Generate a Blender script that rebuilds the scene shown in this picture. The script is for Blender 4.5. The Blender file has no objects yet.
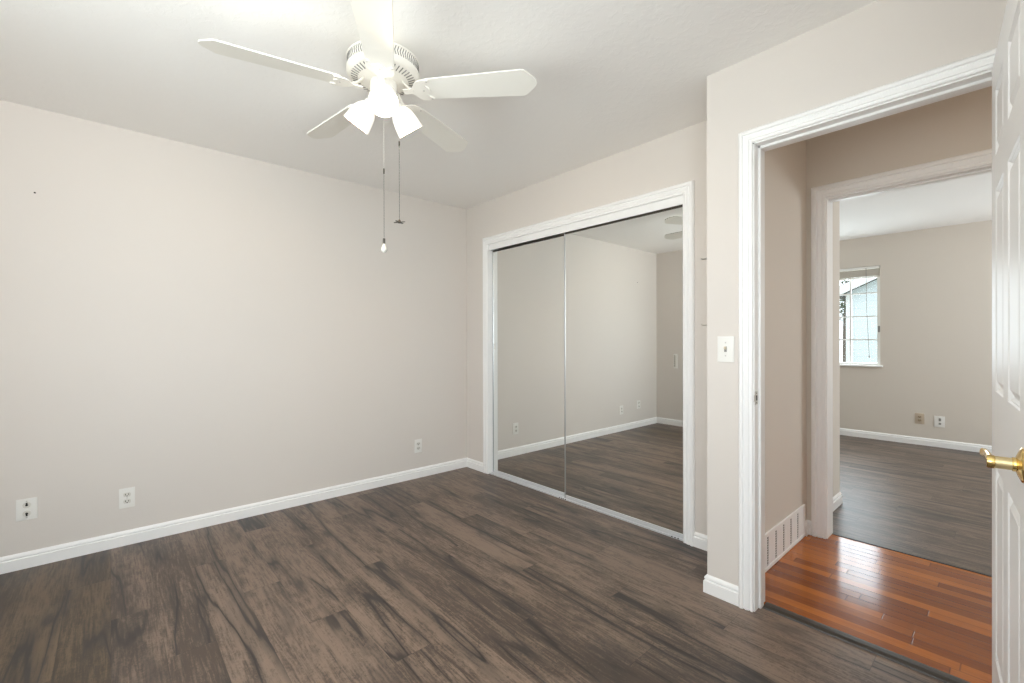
import bpy, bmesh, math, random
from mathutils import Vector, Matrix

S = bpy.context.scene
COL = S.collection
rnd = random.Random(7)
PI = math.pi
R = math.radians

# ------------------------------------------------------------------ camera
def make_camera():
    f_px, yaw, pitch, roll, h = 451.67, 0.843242, -0.002144, -0.0023, 1.19384
    F = Vector((math.cos(yaw)*math.cos(pitch), math.sin(yaw)*math.cos(pitch), math.sin(pitch)))
    Rt = Vector((math.sin(yaw), -math.cos(yaw), 0))
    U = Rt.cross(F)
    R2 = Rt*math.cos(roll) + U*math.sin(roll)
    U2 = U*math.cos(roll) - Rt*math.sin(roll)
    cd = bpy.data.cameras.new('camera')
    cd.sensor_width = 36.0
    cd.lens = f_px/1024*36.0
    cd.clip_start = 0.01
    co = bpy.data.objects.new('camera', cd)
    COL.objects.link(co)
    m = Matrix((R2, U2, -F)).transposed().to_4x4()
    m.translation = Vector((0, 0, h))
    co.matrix_world = m
    S.camera = co
make_camera()

# ------------------------------------------------------------------ world, daylight, exposure
S.view_settings.view_transform = 'Standard'
S.view_settings.look = 'None'
S.view_settings.gamma = 1.0
S.view_settings.use_curve_mapping = False
S.view_settings.exposure = 0.08
S.cycles.max_bounces = 14
S.cycles.diffuse_bounces = 9
S.cycles.glossy_bounces = 6
S.cycles.transmission_bounces = 8
S.cycles.transparent_max_bounces = 12
S.cycles.caustics_reflective = True
S.cycles.caustics_refractive = False
S.cycles.sample_clamp_indirect = 6.0
S.cycles.use_denoising = True
S.cycles.denoising_input_passes = 'RGB_ALBEDO_NORMAL'
S.cycles.denoising_prefilter = 'NONE'

w = bpy.data.worlds.new('sky')
S.world = w
w.use_nodes = True
bg = w.node_tree.nodes['Background']
bg.inputs['Color'].default_value = (0.86, 0.93, 1.0, 1)
bg.inputs['Strength'].default_value = 2.1

def area(name, loc, rot, sx, sy, power, color, spread=180):
    l = bpy.data.lights.new(name, 'AREA')
    l.shape = 'RECTANGLE'
    l.size = sx
    l.size_y = sy
    l.energy = power
    l.color = color
    l.spread = R(spread)
    o = bpy.data.objects.new(name, l)
    COL.objects.link(o)
    o.location = loc
    o.rotation_euler = rot
    return o
# daylight through the window behind the camera (faces +X)
area('daylight_back_window', (-1.05, 1.25, 1.5), (0, R(-90), 0), 1.35, 2.1, 33, (0.885, 0.945, 1.0))
# upward fill light added outside the same window to lift the ceiling
area('added_upfill_back_window', (-1.7, 1.25, 0.95), (0, R(-109), 0), 1.0, 2.2, 8, (1.0, 0.985, 0.96), 75)
# fill light for the added, unseen window beside the camera (faces +Y)
area('added_fill_front_window', (-0.05, -0.52, 1.5), (R(90), 0, 0), 1.3, 1.2, 56, (0.885, 0.945, 1.0))
area('added_upfill_front_window', (-0.05, -1.1, 0.95), (R(109), 0, 0), 1.3, 0.9, 9, (1.0, 0.985, 0.96), 75)  # added upward fill at the front window, brightens ceiling and upper walls
# daylight through the far room's end window, plus fill at its added side window
area('daylight_far_window', (7.14, 2.21, 1.48), (0, R(90), 0), 1.25, 2.2, 62, (0.82, 0.92, 1.0))
area('added_fill_far_side_window', (5.80, -2.27, 1.5), (R(90), 0, 0), 1.6, 1.2, 88, (0.95, 0.97, 1.0))  # light of the unseen side window, added to brighten the far room

# ------------------------------------------------------------------ key dimensions (metres)
H = 2.44
XBK, YF, YA = -0.80, -0.25, 3.489      # back wall, front wall, left wall
XB, XJ, YJ = 2.532, 2.112, 0.983       # closet wall, door wall, jog
WT = 0.12
XH, XH2 = 3.21, 3.33                   # hall far wall
YH = 0.873                             # hall left wall
XF = 6.87                              # far room end wall

# ------------------------------------------------------------------ material helpers
class NT:
    def __init__(self, name):
        self.m = bpy.data.materials.new(name)
        self.m.use_nodes = True
        self.t = self.m.node_tree
        self.b = self.t.nodes['Principled BSDF']
        self.out = self.t.nodes['Material Output']
    def n(self, typ, _props=None, **inp):
        nd = self.t.nodes.new(typ)
        for k, v in (_props or {}).items():
            setattr(nd, k, v)
        for k, v in inp.items():
            self.set(nd, k, v)
        return nd
    def set(self, nd, k, v):
        if isinstance(k, str) and k.startswith('i') and k[1:].isdigit():
            s = nd.inputs[int(k[1:])]
        else:
            s = nd.inputs[k.replace('_', ' ')] if k.replace('_', ' ') in nd.inputs else nd.inputs[k]
        if isinstance(v, bpy.types.NodeSocket):
            self.t.links.new(v, s)
        elif isinstance(v, bpy.types.Node):
            self.t.links.new(v.outputs[0], s)
        else:
            s.default_value = v
    def math(self, op, a, b=0.0, c=None, clamp=False):
        nd = self.t.nodes.new('ShaderNodeMath')
        nd.operation = op
        nd.use_clamp = clamp
        self.set(nd, 'i0', a)
        self.set(nd, 'i1', b)
        if c is not None:
            self.set(nd, 'i2', c)
        return nd.outputs[0]
    def mix(self, fac, a, b, mode='MIX'):
        nd = self.t.nodes.new('ShaderNodeMix')
        nd.data_type = 'RGBA'
        nd.blend_type = mode
        self.set(nd, 'i0', fac)
        self.set(nd, 'i6', a)
        self.set(nd, 'i7', b)
        return nd.outputs[2]
    def ss(self, x, lo, hi):
        nd = self.t.nodes.new('ShaderNodeMapRange')
        nd.interpolation_type = 'SMOOTHSTEP'
        self.set(nd, 'i0', x)
        self.set(nd, 'i1', lo)
        self.set(nd, 'i2', hi)
        return nd.outputs[0]
    def bump(self, h, strength, dist):
        nd = self.n('ShaderNodeBump', None, Strength=strength, Distance=dist, Height=h)
        self.set(self.b, 'Normal', nd.outputs[0])
    def pos(self):
        g = self.n('ShaderNodeNewGeometry')
        return g.outputs['Position']

def c4(r, g, b):
    return (r, g, b, 1)

def srgb(r, g, b):
    f = lambda c: (c/255/12.92) if c/255 <= 0.04045 else ((c/255+0.055)/1.055)**2.4
    return (f(r), f(g), f(b), 1)

def simple(name, col, rough=0.5, metal=0.0, **kw):
    t = NT(name)
    t.b.inputs['Base Color'].default_value = col
    t.b.inputs['Roughness'].default_value = rough
    t.b.inputs['Metallic'].default_value = metal
    for k, v in kw.items():
        t.b.inputs[k].default_value = v
    return t.m

def painted(name, col, rough, scale, strength, var=0.02, dist=0.002):
    t = NT(name)
    p = t.pos()
    n1 = t.n('ShaderNodeTexNoise', None, Vector=p, Scale=scale, Detail=4.0, Roughness=0.55)
    n2 = t.n('ShaderNodeTexNoise', None, Vector=p, Scale=1.3, Detail=3.0)
    dark = tuple(c*(1-var*2) for c in col[:3])+(1,)
    t.set(t.b, 'Base Color', t.mix(n2.outputs[0], dark, col))
    t.b.inputs['Roughness'].default_value = rough
    t.bump(n1.outputs[0], strength, dist)
    return t.m

def knockdown():
    t = NT('knockdown_ceiling_paint')
    p = t.pos()
    n1 = t.n('ShaderNodeTexNoise', None, Vector=p, Scale=26.0, Detail=5.0, Roughness=0.6, Distortion=0.6)
    pl = t.ss(n1.outputs[0], 0.47, 0.60)
    t.b.inputs['Base Color'].default_value = c4(0.91, 0.895, 0.875)
    t.b.inputs['Roughness'].default_value = 0.9
    t.bump(pl, 0.13, 0.004)
    return t.m

def plank_floor(name, tone=1.0):
    """wood-look planks running along Y, seams every 0.157 m from x = 0"""
    t = NT(name)
    sep = t.n('ShaderNodeSeparateXYZ', None, Vector=t.pos())
    x, y = sep.outputs[0], sep.outputs[1]
    W, L = 0.157, 1.22
    xs = t.math('DIVIDE', x, W)
    i = t.math('FLOOR', xs)
    fx = t.math('SUBTRACT', xs, i)
    ri = t.n('ShaderNodeTexWhiteNoise', {'noise_dimensions': '1D'}, W=t.math('ADD', i, 0.37)).outputs[0]
    ys = t.math('ADD', t.math('DIVIDE', t.math('SUBTRACT', y, 1.54), L), t.math('MULTIPLY', t.math('SUBTRACT', i, 5.0), 0.371))
    j = t.math('FLOOR', ys)
    fy = t.math('SUBTRACT', ys, j)
    seed = t.n('ShaderNodeTexWhiteNoise', {'noise_dimensions': '2D'},
               Vector=t.n('ShaderNodeCombineXYZ', None, X=i, Y=j)).outputs[0]
    seed2 = t.n('ShaderNodeTexWhiteNoise', {'noise_dimensions': '2D'},
                Vector=t.n('ShaderNodeCombineXYZ', None, X=t.math('ADD', i, 51.3), Y=j)).outputs[0]
    off = t.math('MULTIPLY', seed, 37.0)
    # long flowing coordinate: stretched along the plank
    def co(sx, sy, z=0.0):
        return t.n('ShaderNodeCombineXYZ', None,
                   X=t.math('MULTIPLY', x, sx), Y=t.math('MULTIPLY', y, sy), Z=t.math('ADD', off, z)).outputs[0]
    fine = t.n('ShaderNodeTexNoise', None, Vector=co(150, 8.0), Scale=1.0, Detail=4.0, Roughness=0.7).outputs[0]
    cross = t.n('ShaderNodeTexNoise', None, Vector=co(60, 44, 3), Scale=1.0, Detail=4.0, Roughness=0.7, Distortion=1.6).outputs[0]
    med = t.n('ShaderNodeTexNoise', None, Vector=co(13, 1.6, 9), Scale=1.0, Detail=4.0, Roughness=0.55, Distortion=0.5).outputs[0]
    big = t.n('ShaderNodeTexNoise', None, Vector=co(4.5, 0.9, 15), Scale=1.0, Detail=2.0).outputs[0]
    # wandering dark cracks: thin iso-lines of a smooth stretched noise
    iso = t.n('ShaderNodeTexNoise', None, Vector=co(7.5, 0.62, 21), Scale=1.0, Detail=3.0, Roughness=0.42, Distortion=0.12).outputs[0]
    d1 = t.math('ABSOLUTE', t.math('SUBTRACT', iso, 0.50))
    crack = t.math('SUBTRACT', 1.0, t.ss(d1, 0.003, 0.020))
    halo = t.math('SUBTRACT', 1.0, t.ss(d1, 0.0, 0.085))
    patch = t.ss(t.n('ShaderNodeTexNoise', None, Vector=co(5.0, 1.1, 27), Scale=1.0, Detail=1.0).outputs[0], 0.37, 0.53)
    crack = t.math('MULTIPLY', crack, patch)
    halo = t.math('MULTIPLY', halo, patch)
    # knots
    vor = t.n('ShaderNodeTexVoronoi', {'feature': 'F1'}, Vector=co(6.5, 2.1, 33), Scale=1.0, Randomness=1.0)
    kd = t.math('ADD', vor.outputs['Distance'], t.math('MULTIPLY', t.math('SUBTRACT', cross, 0.5), 0.16))
    kr = t.n('ShaderNodeSeparateColor', None, Color=vor.outputs['Color']).outputs[0]
    kon = t.ss(kr, 0.36, 0.44)
    knot = t.math('MULTIPLY', t.math('SUBTRACT', 1.0, t.ss(kd, 0.05, 0.20)), kon)
    # ring-like grain near knots
    cath = t.n('ShaderNodeTexNoise', None, Vector=co(8.0, 0.75, 41), Scale=1.0, Detail=2.0, Roughness=0.4).outputs[0]
    ring = t.math('SINE', t.math('MULTIPLY', t.math('ADD', t.math('MULTIPLY', kd, 0.35), cath), 75.0))
    base_a = c4(0.074*tone, 0.051*tone, 0.039*tone)
    base_b = c4(0.218*tone, 0.156*tone, 0.117*tone)
    dk = c4(0.026*tone, 0.021*tone, 0.020*tone)
    v = t.math('ADD', t.math('MULTIPLY', med, 0.55), t.math('MULTIPLY', fine, 0.85))
    v = t.math('ADD', v, t.math('MULTIPLY', cross, 0.60))
    v = t.math('ADD', v, t.math('MULTIPLY', big, 0.35))
    v = t.math('ADD', v, t.math('MULTIPLY', ring, 0.045))
    v = t.math('ADD', v, t.math('MULTIPLY', t.math('SUBTRACT', seed2, 0.5), 0.16))
    smudge = t.ss(t.n('ShaderNodeTexNoise', None, Vector=co(11, 2.6, 51), Scale=1.0, Detail=3.0, Roughness=0.6).outputs[0], 0.54, 0.72)
    v = t.ss(v, 1.00, 1.36)
    col = t.mix(v, base_a, base_b)
    # browner pieces on a few planks near the far left
    warm = t.math('MULTIPLY', t.math('LESS_THAN', x, 0.0), t.math('GREATER_THAN', x, -0.47))
    col = t.mix(t.math('MULTIPLY', warm, 0.9), col, t.mix(v, c4(0.050, 0.034, 0.020), c4(0.135, 0.090, 0.052)))
    col = t.mix(t.math('MULTIPLY', halo, 0.55), col, dk)
    col = t.mix(t.math('MULTIPLY', smudge, 0.58), col, c4(0.050, 0.038, 0.033))
    col = t.mix(t.math('MULTIPLY', crack, 0.86), col, dk)
    col = t.mix(t.math('MULTIPLY', knot, 0.75), col, dk)
    # seams
    ex = t.math('MINIMUM', fx, t.math('SUBTRACT', 1.0, fx))
    ey = t.math('MINIMUM', fy, t.math('SUBTRACT', 1.0, fy))
    sx = t.math('SUBTRACT', 1.0, t.ss(ex, 0.003, 0.010))
    sy = t.math('SUBTRACT', 1.0, t.ss(ey, 0.0005, 0.0017))
    seam = t.math('MAXIMUM', sx, sy)
    col = t.mix(t.math('MULTIPLY', seam, 0.45), col, dk)
    t.set(t.b, 'Base Color', col)
    t.set(t.b, 'Roughness', t.math('ADD', 0.30, t.math('MULTIPLY', cross, 0.18)))
    t.b.inputs['Specular IOR Level'].default_value = 0.5
    hgt = t.math('SUBTRACT', t.math('MULTIPLY', fine, 0.4), t.math('ADD', seam, crack))
    t.bump(hgt, 0.18, 0.0012)
    return t.m

def hardwood():
    """glossy reddish strip boards running along Y"""
    t = NT('glossy_red_oak_strips')
    sep = t.n('ShaderNodeSeparateXYZ', None, Vector=t.pos())
    x, y = sep.outputs[0], sep.outputs[1]
    xs = t.math('DIVIDE', x, 0.0585)
    i = t.math('FLOOR', xs)
    fx = t.math('SUBTRACT', xs, i)
    ri = t.n('ShaderNodeTexWhiteNoise', {'noise_dimensions': '1D'}, W=t.math('ADD', i, 0.7)).outputs[0]
    ys = t.math('ADD', t.math('DIVIDE', y, 0.75), t.math('MULTIPLY', ri, 5.0))
    j = t.math('FLOOR', ys)
    fy = t.math('SUBTRACT', ys, j)
    seed = t.n('ShaderNodeTexWhiteNoise', {'noise_dimensions': '2D'},
               Vector=t.n('ShaderNodeCombineXYZ', None, X=i, Y=j)).outputs[0]
    def co(sx, sy, z=0.0):
        return t.n('ShaderNodeCombineXYZ', None, X=t.math('MULTIPLY', x, sx), Y=t.math('MULTIPLY', y, sy),
                   Z=t.math('ADD', t.math('MULTIPLY', seed, 23.0), z)).outputs[0]
    g = t.n('ShaderNodeTexNoise', None, Vector=co(120, 3.0), Scale=1.0, Detail=4.0, Roughness=0.6).outputs[0]
    b = t.n('ShaderNodeTexNoise', None, Vector=co(20, 1.2, 5), Scale=1.0, Detail=2.0).outputs[0]
    v = t.math('ADD', t.math('MULTIPLY', g, 0.45), t.math('MULTIPLY', seed, 0.55))
    v = t.math('ADD', v, t.math('MULTIPLY', b, 0.35))
    v = t.ss(v, 0.25, 1.10)
    col = t.mix(v, c4(0.20, 0.047, 0.007), c4(0.52, 0.165, 0.026))
    ex = t.math('MINIMUM', fx, t.math('SUBTRACT', 1.0, fx))
    ey = t.math('MINIMUM', fy, t.math('SUBTRACT', 1.0, fy))
    seam = t.math('MAXIMUM', t.math('SUBTRACT', 1.0, t.ss(ex, 0.01, 0.035)), t.math('SUBTRACT', 1.0, t.ss(ey, 0.001, 0.004)))
    col = t.mix(t.math('MULTIPLY', seam, 0.55), col, c4(0.05, 0.014, 0.006))
    # pale wear scratches
    sc = t.n('ShaderNodeTexNoise', None, Vector=co(60, 9.0, 11), Scale=1.0, Detail=5.0, Roughness=0.8).outputs[0]
    wear = t.math('MULTIPLY', t.ss(sc, 0.63, 0.70), t.ss(t.n('ShaderNodeTexNoise', None, Vector=t.pos(), Scale=3.0).outputs[0], 0.45, 0.6))
    col = t.mix(t.math('MULTIPLY', wear, 0.18), col, c4(0.62, 0.50, 0.44))
    t.set(t.b, 'Base Color', col)
    t.set(t.b, 'Roughness', t.math('ADD', 0.08, t.math('MULTIPLY', sc, 0.13)))
    t.b.inputs['Specular IOR Level'].default_value = 0.42
    t.bump(t.math('SUBTRACT', t.math('MULTIPLY', b, 0.5), seam), 0.22, 0.0015)
    return t.m

def glass_mat():
    t = NT('window_glass')
    tr = t.n('ShaderNodeBsdfTransparent', None, Color=c4(0.97, 0.985, 0.98))
    gl = t.n('ShaderNodeBsdfGlossy', None, Color=c4(1, 1, 1), Roughness=0.02)
    mx = t.n('ShaderNodeMixShader')
    t.t.links.new(tr.outputs[0], mx.inputs[1])
    t.t.links.new(gl.outputs[0], mx.inputs[2])
    mx.inputs[0].default_value = 0.06
    t.t.links.new(mx.outputs[0], t.out.inputs['Surface'])
    return t.m

def emit_mix(name, col, strength, base=(0.9, 0.9, 0.88, 1)):
    t = NT(name)
    t.b.inputs['Base Color'].default_value = base
    t.b.inputs['Roughness'].default_value = 0.35
    t.b.inputs['Emission Color'].default_value = col
    t.b.inputs['Emission Strength'].default_value = strength
    return t.m

def siding():
    t = NT('pale_blue_lap_siding')
    sep = t.n('ShaderNodeSeparateXYZ', None, Vector=t.pos())
    z = t.math('DIVIDE', sep.outputs[2], 0.16)
    fz = t.math('FRACT', z)
    line = t.math('SUBTRACT', 1.0, t.ss(fz, 0.02, 0.10))
    col = t.mix(t.math('MULTIPLY', line, 0.35), c4(0.74, 0.82, 0.86), c4(0.42, 0.50, 0.55))
    t.set(t.b, 'Base Color', col)
    t.b.inputs['Roughness'].default_value = 0.7
    return t.m

def leafy(name, a, b):
    t = NT(name)
    n1 = t.n('ShaderNodeTexNoise', None, Vector=t.pos(), Scale=9.0, Detail=3.0)
    t.set(t.b, 'Base Color', t.mix(n1.outputs[0], a, b))
    t.b.inputs['Roughness'].default_value = 0.8
    return t.m

def brushed_brass():
    t = NT('polished_brass')
    n1 = t.n('ShaderNodeTexNoise', None, Vector=t.pos(), Scale=40.0, Detail=2.0)
    t.set(t.b, 'Base Color', t.mix(n1.outputs[0], c4(0.78, 0.55, 0.20), c4(0.90, 0.68, 0.30)))
    t.b.inputs['Metallic'].default_value = 1.0
    t.b.inputs['Roughness'].default_value = 0.16
    return t.m

M = {}
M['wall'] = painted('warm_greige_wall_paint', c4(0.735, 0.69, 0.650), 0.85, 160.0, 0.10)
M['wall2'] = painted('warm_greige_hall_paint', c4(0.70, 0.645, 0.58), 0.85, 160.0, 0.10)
M['ceil'] = knockdown()
M['trim'] = simple('white_semigloss_trim_paint', c4(0.92, 0.92, 0.92), 0.34)
M['door'] = simple('white_gloss_door_paint', c4(0.84, 0.84, 0.84), 0.42)
M['floor'] = plank_floor('rustic_brown_planks')
M['hall'] = hardwood()
M['glass'] = glass_mat()
M['mirror'] = simple('mirror_silver', c4(0.845, 0.855, 0.835), 0.012, 1.0)
M['alu'] = simple('bright_aluminium', c4(0.80, 0.81, 0.83), 0.30, 0.45)
M['stile'] = simple('satin_aluminium', c4(0.52, 0.53, 0.54), 0.35, 1.0)
M['chrome'] = simple('brushed_nickel', c4(0.62, 0.60, 0.57), 0.28, 1.0)
M['darkmetal'] = simple('dark_bronze_metal', c4(0.07, 0.06, 0.05), 0.45, 0.5)
M['brass'] = brushed_brass()
M['brass_satin'] = simple('satin_brass', c4(0.80, 0.66, 0.38), 0.42, 1.0)
M['plastic'] = simple('white_plastic', c4(0.84, 0.83, 0.80), 0.35)
M['plastic_off'] = simple('ivory_plastic', c4(0.66, 0.58, 0.46), 0.4)
M['tan_plastic'] = simple('tan_plastic', c4(0.42, 0.33, 0.23), 0.45)
M['tan_plate'] = simple('beige_tan_plastic', c4(0.54, 0.45, 0.35), 0.45)
M['slot'] = simple('dark_slot', c4(0.02, 0.018, 0.016), 0.7)
M['grey'] = simple('grey_shadowed_slot', c4(0.30, 0.29, 0.27), 0.6)
M['fan'] = simple('white_fan_enamel', c4(0.84, 0.81, 0.75), 0.42)
M['fanblade'] = simple('white_fan_blade', c4(0.82, 0.80, 0.745), 0.5)
M['fanslot'] = simple('fan_vent_shadow', c4(0.20, 0.19, 0.18), 0.7)
M['vent_dark'] = simple('dark_duct_metal', c4(0.06, 0.055, 0.05), 0.8)
M['shade'] = emit_mix('lit_frosted_glass_shade', c4(1.0, 0.91, 0.78), 0.45)
M['bulb'] = emit_mix('lit_bulb', c4(1.0, 0.93, 0.82), 7.0)
M['chain'] = simple('dull_dark_chain', c4(0.085, 0.08, 0.07), 0.55, 0.3)
M['chain_bloom'] = simple('bloom_pale_bead_chain', c4(0.75, 0.72, 0.66), 0.35, 0.3)
M['clear'] = simple('pale_acrylic', c4(0.60, 0.58, 0.53), 0.2)
M['strip'] = simple('dark_brown_reducer', c4(0.042, 0.034, 0.028), 0.40)
M['siding'] = siding()
M['fascia'] = simple('white_exterior_trim', c4(0.85, 0.87, 0.88), 0.6)
M['roof'] = simple('grey_shingle_roof', c4(0.16, 0.16, 0.17), 0.9)
M['leaf'] = leafy('dark_green_leaves', c4(0.02, 0.045, 0.02), c4(0.09, 0.15, 0.06))
M['bark'] = simple('grey_bark', c4(0.14, 0.11, 0.09), 0.9)
M['ground'] = leafy('dry_lawn', c4(0.18, 0.22, 0.10), c4(0.30, 0.30, 0.18))
M['blind'] = simple('ivory_blind_slats', c4(0.66, 0.62, 0.54), 0.5)

# ------------------------------------------------------------------ mesh helpers
class MB:
    def __init__(self):
        self.bm = bmesh.new()
    def box(self, x0, y0, z0, x1, y1, z1, bev=0.0, seg=1, mat=None):
        r = bmesh.ops.create_cube(self.bm, size=1.0)
        vs = r['verts']
        sx, sy, sz = abs(x1-x0), abs(y1-y0), abs(z1-z0)
        cx, cy, cz = (x0+x1)/2, (y0+y1)/2, (z0+z1)/2
        for v in vs:
            v.co = Vector((v.co.x*sx+cx, v.co.y*sy+cy, v.co.z*sz+cz))
        if bev > 0:
            es = list({e for v in vs for e in v.link_edges})
            rr = bmesh.ops.bevel(self.bm, geom=es, offset=bev, segments=seg, affect='EDGES', profile=0.7)
            vs = list({v for f in rr['faces'] for v in f.verts} | {v for v in vs if v.is_valid})
        if mat is not None:
            for v in vs:
                v.co = mat @ v.co
        return vs
    def lathe(self, prof, seg=32, mat=None, cap=True):
        """profile of (r, z) turned about Z"""
        rings = []
        for r, z in prof:
            if r < 1e-6:
                rings.append([self.bm.verts.new((0, 0, z))])
            else:
                rings.append([self.bm.verts.new((r*math.cos(2*PI*k/seg), r*math.sin(2*PI*k/seg), z)) for k in range(seg)])
        for a, b in zip(rings[:-1], rings[1:]):
            for k in range(seg):
                k2 = (k+1) % seg
                if len(a) == 1 and len(b) == 1:
                    continue
                if len(a) == 1:
                    self.bm.faces.new((a[0], b[k], b[k2]))
                elif len(b) == 1:
                    self.bm.faces.new((a[k], b[0], a[k2]))
                else:
                    self.bm.faces.new((a[k], b[k], b[k2], a[k2]))
        if cap:
            for rg in (rings[0], rings[-1]):
                if len(rg) > 2:
                    self.bm.faces.new(rg)
        vs = [v for rg in rings for v in rg]
        if mat is not None:
            for v in vs:
                v.co = mat @ v.co
        return vs
    def tube(self, pts, rad, seg=8, closed_ends=True):
        pts = [Vector(p) for p in pts]
        n = len(pts)
        rads = rad if isinstance(rad, (list, tuple)) else [rad]*n
        up = Vector((0, 0, 1))
        rings = []
        for i, p in enumerate(pts):
            d = (pts[min(i+1, n-1)] - pts[max(i-1, 0)]).normalized()
            ref = up if abs(d.z) < 0.95 else Vector((1, 0, 0))
            a = d.cross(ref).normalized()
            b = a.cross(d).normalized()
            rr = rads[i]
            ra, rb = rr if isinstance(rr, tuple) else (rr, rr)
            rings.append([self.bm.verts.new(p + a*ra*math.cos(2*PI*k/seg) + b*rb*math.sin(2*PI*k/seg)) for k in range(seg)])
        for A, B in zip(rings[:-1], rings[1:]):
            for k in range(seg):
                self.bm.faces.new((A[k], A[(k+1) % seg], B[(k+1) % seg], B[k]))
        if closed_ends:
            self.bm.faces.new(rings[0])
            self.bm.faces.new(rings[-1])
    def prism(self, outline, z0, z1, mat=None):
        a = [self.bm.verts.new((x, y, z0)) for x, y in outline]
        b = [self.bm.verts.new((x, y, z1)) for x, y in outline]
        n = len(a)
        self.bm.faces.new(a)
        self.bm.faces.new(b)
        for k in range(n):
            self.bm.faces.new((a[k], a[(k+1) % n], b[(k+1) % n], b[k]))
        if mat is not None:
            for v in a+b:
                v.co = mat @ v.co
    def sweep(self, path, prof, n):
        """mitred moulding: prof (u outward in plane = n x d, v along n), along an open path in the plane of normal n"""
        path = [Vector(p) for p in path]
        n = Vector(n).normalized()
        offs = []
        ds = [(path[i+1]-path[i]).normalized() for i in range(len(path)-1)]
        for i in range(len(path)):
            if i == 0:
                o = n.cross(ds[0])
            elif i == len(path)-1:
                o = n.cross(ds[-1])
            else:
                o1, o2 = n.cross(ds[i-1]), n.cross(ds[i])
                o = (o1+o2)/(1+o1.dot(o2))
            offs.append(o)
        rings = [[self.bm.verts.new(p + o*u + n*v) for u, v in prof] for p, o in zip(path, offs)]
        k = len(prof)
        for A, B in zip(rings[:-1], rings[1:]):
            for q in range(k):
                self.bm.faces.new((A[q], A[(q+1) % k], B[(q+1) % k], B[q]))
        self.bm.faces.new(rings[0])
        self.bm.faces.new(rings[-1])
    def build(self, name, mat, parent=None, smooth=False, loc=None, rot=None, angle=35):
        bm = self.bm
        bmesh.ops.recalc_face_normals(bm, faces=bm.faces)
        me = bpy.data.meshes.new(name)
        bm.to_mesh(me)
        bm.free()
        me.materials.append(mat)
        if smooth:
            me.polygons.foreach_set('use_smooth', [True]*len(me.polygons))
            me.set_sharp_from_angle(angle=R(angle))
        o = bpy.data.objects.new(name, me)
        COL.objects.link(o)
        if parent is not None:
            o.parent = parent
        if loc is not None:
            o.location = loc
        if rot is not None:
            o.rotation_euler = rot
        return o

def empty(name, loc, rot=(0, 0, 0)):
    o = bpy.data.objects.new(name, None)
    o.empty_display_size = 0.05
    COL.objects.link(o)
    o.location = loc
    o.rotation_euler = rot
    return o

def tag(o, label=None, cat=None, group=None, kind=None):
    if label:
        o['label'] = label
    if cat:
        o['category'] = cat
    if group:
        o['group'] = group
    if kind:
        o['kind'] = kind
    return o

def struct(name, mb, mat, smooth=False):
    return tag(mb.build(name, mat, smooth=smooth), kind='structure')

def copy_tree(o, parent=None):
    c = o.copy()
    COL.objects.link(c)
    if parent is not None:
        c.parent = parent
    for ch in list(o.children):
        copy_tree(ch, c)
    return c

# ------------------------------------------------------------------ floors, ceiling
T = 0.10
m = MB()
m.box(XBK-WT, YF-WT, -T, 2.192, YA+WT, 0)
m.box(2.192, 0.93, -T, 3.15, YA+WT, 0)
struct('floor', m, M['floor'])
m = MB()
m.box(2.192, -2.0, -T, 3.315, 0.93, 0)
struct('floor_hall', m, M['hall'])
m = MB()
m.box(3.315, -2.1, -T, XF+WT, 3.6, 0)
struct('floor_far_room', m, M['floor'])
m = MB()
m.box(XBK-WT, -2.12, H, XF+WT, YA+WT, H+0.1)
struct('ceiling', m, M['ceil'])

# ------------------------------------------------------------------ bedroom walls
m = MB()
m.box(XBK-WT, YA, 0, 3.15, YA+WT, H)
struct('wall_left', m, M['wall'])

WY0, WY1, WZ0, WZ1 = 0.25, 2.25, 0.90, 2.10        # bedroom window, behind the camera
m = MB()
m.box(XBK-WT, YF-WT, 0, XBK, WY0, H)
m.box(XBK-WT, WY1, 0, XBK, YA, H)
m.box(XBK-WT, WY0, 0, XBK, WY1, WZ0)
m.box(XBK-WT, WY0, WZ1, XBK, WY1, H)
struct('wall_back', m, M['wall'])
VX0, VX1 = -0.70, 0.60                             # unseen second window beside the camera, added for fill light
m = MB()
m.box(XBK, YF-WT, 0, VX0, YF, H)
m.box(VX1, YF-WT, 0, XJ, YF, H)
m.box(VX0, YF-WT, 0, VX1, YF, WZ0)
m.box(VX0, YF-WT, WZ1, VX1, YF, H)
struct('wall_front', m, M['wall'])

CY0, CY1, CZ = 1.322, 3.160, 2.062                  # closet opening
m = MB()
m.box(XB, YJ, 0, XB+WT, CY0-0.018, H)
m.box(XB, CY1+0.018, 0, XB+WT, YA, H)
m.box(XB, CY0-0.018, CZ+0.015, XB+WT, CY1+0.018, H)
struct('wall_closet', m, M['wall'])
m = MB()
m.box(3.15, YJ, 0, 3.21, YA+WT, H)
struct('wall_closet_back', m, M['wall'])

DY0, DY1, DZ = 0.015, 0.785, 2.076                  # bedroom doorway (rough opening)
m = MB()
m.box(XJ, DY1, 0, XJ+WT, YJ, H)
m.box(XJ, DY0, DZ, XJ+WT, DY1, H)
m.box(XJ, YF-WT, 0, XJ+WT, DY0, H)
struct('wall_door', m, M['wall'])
# wall between hall and closet; its closet-side face is the jog
m = MB()
m.box(XJ+WT, YH, 0, XH, YJ, H)
struct('wall_hall_left', m, M['wall2'])

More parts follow.
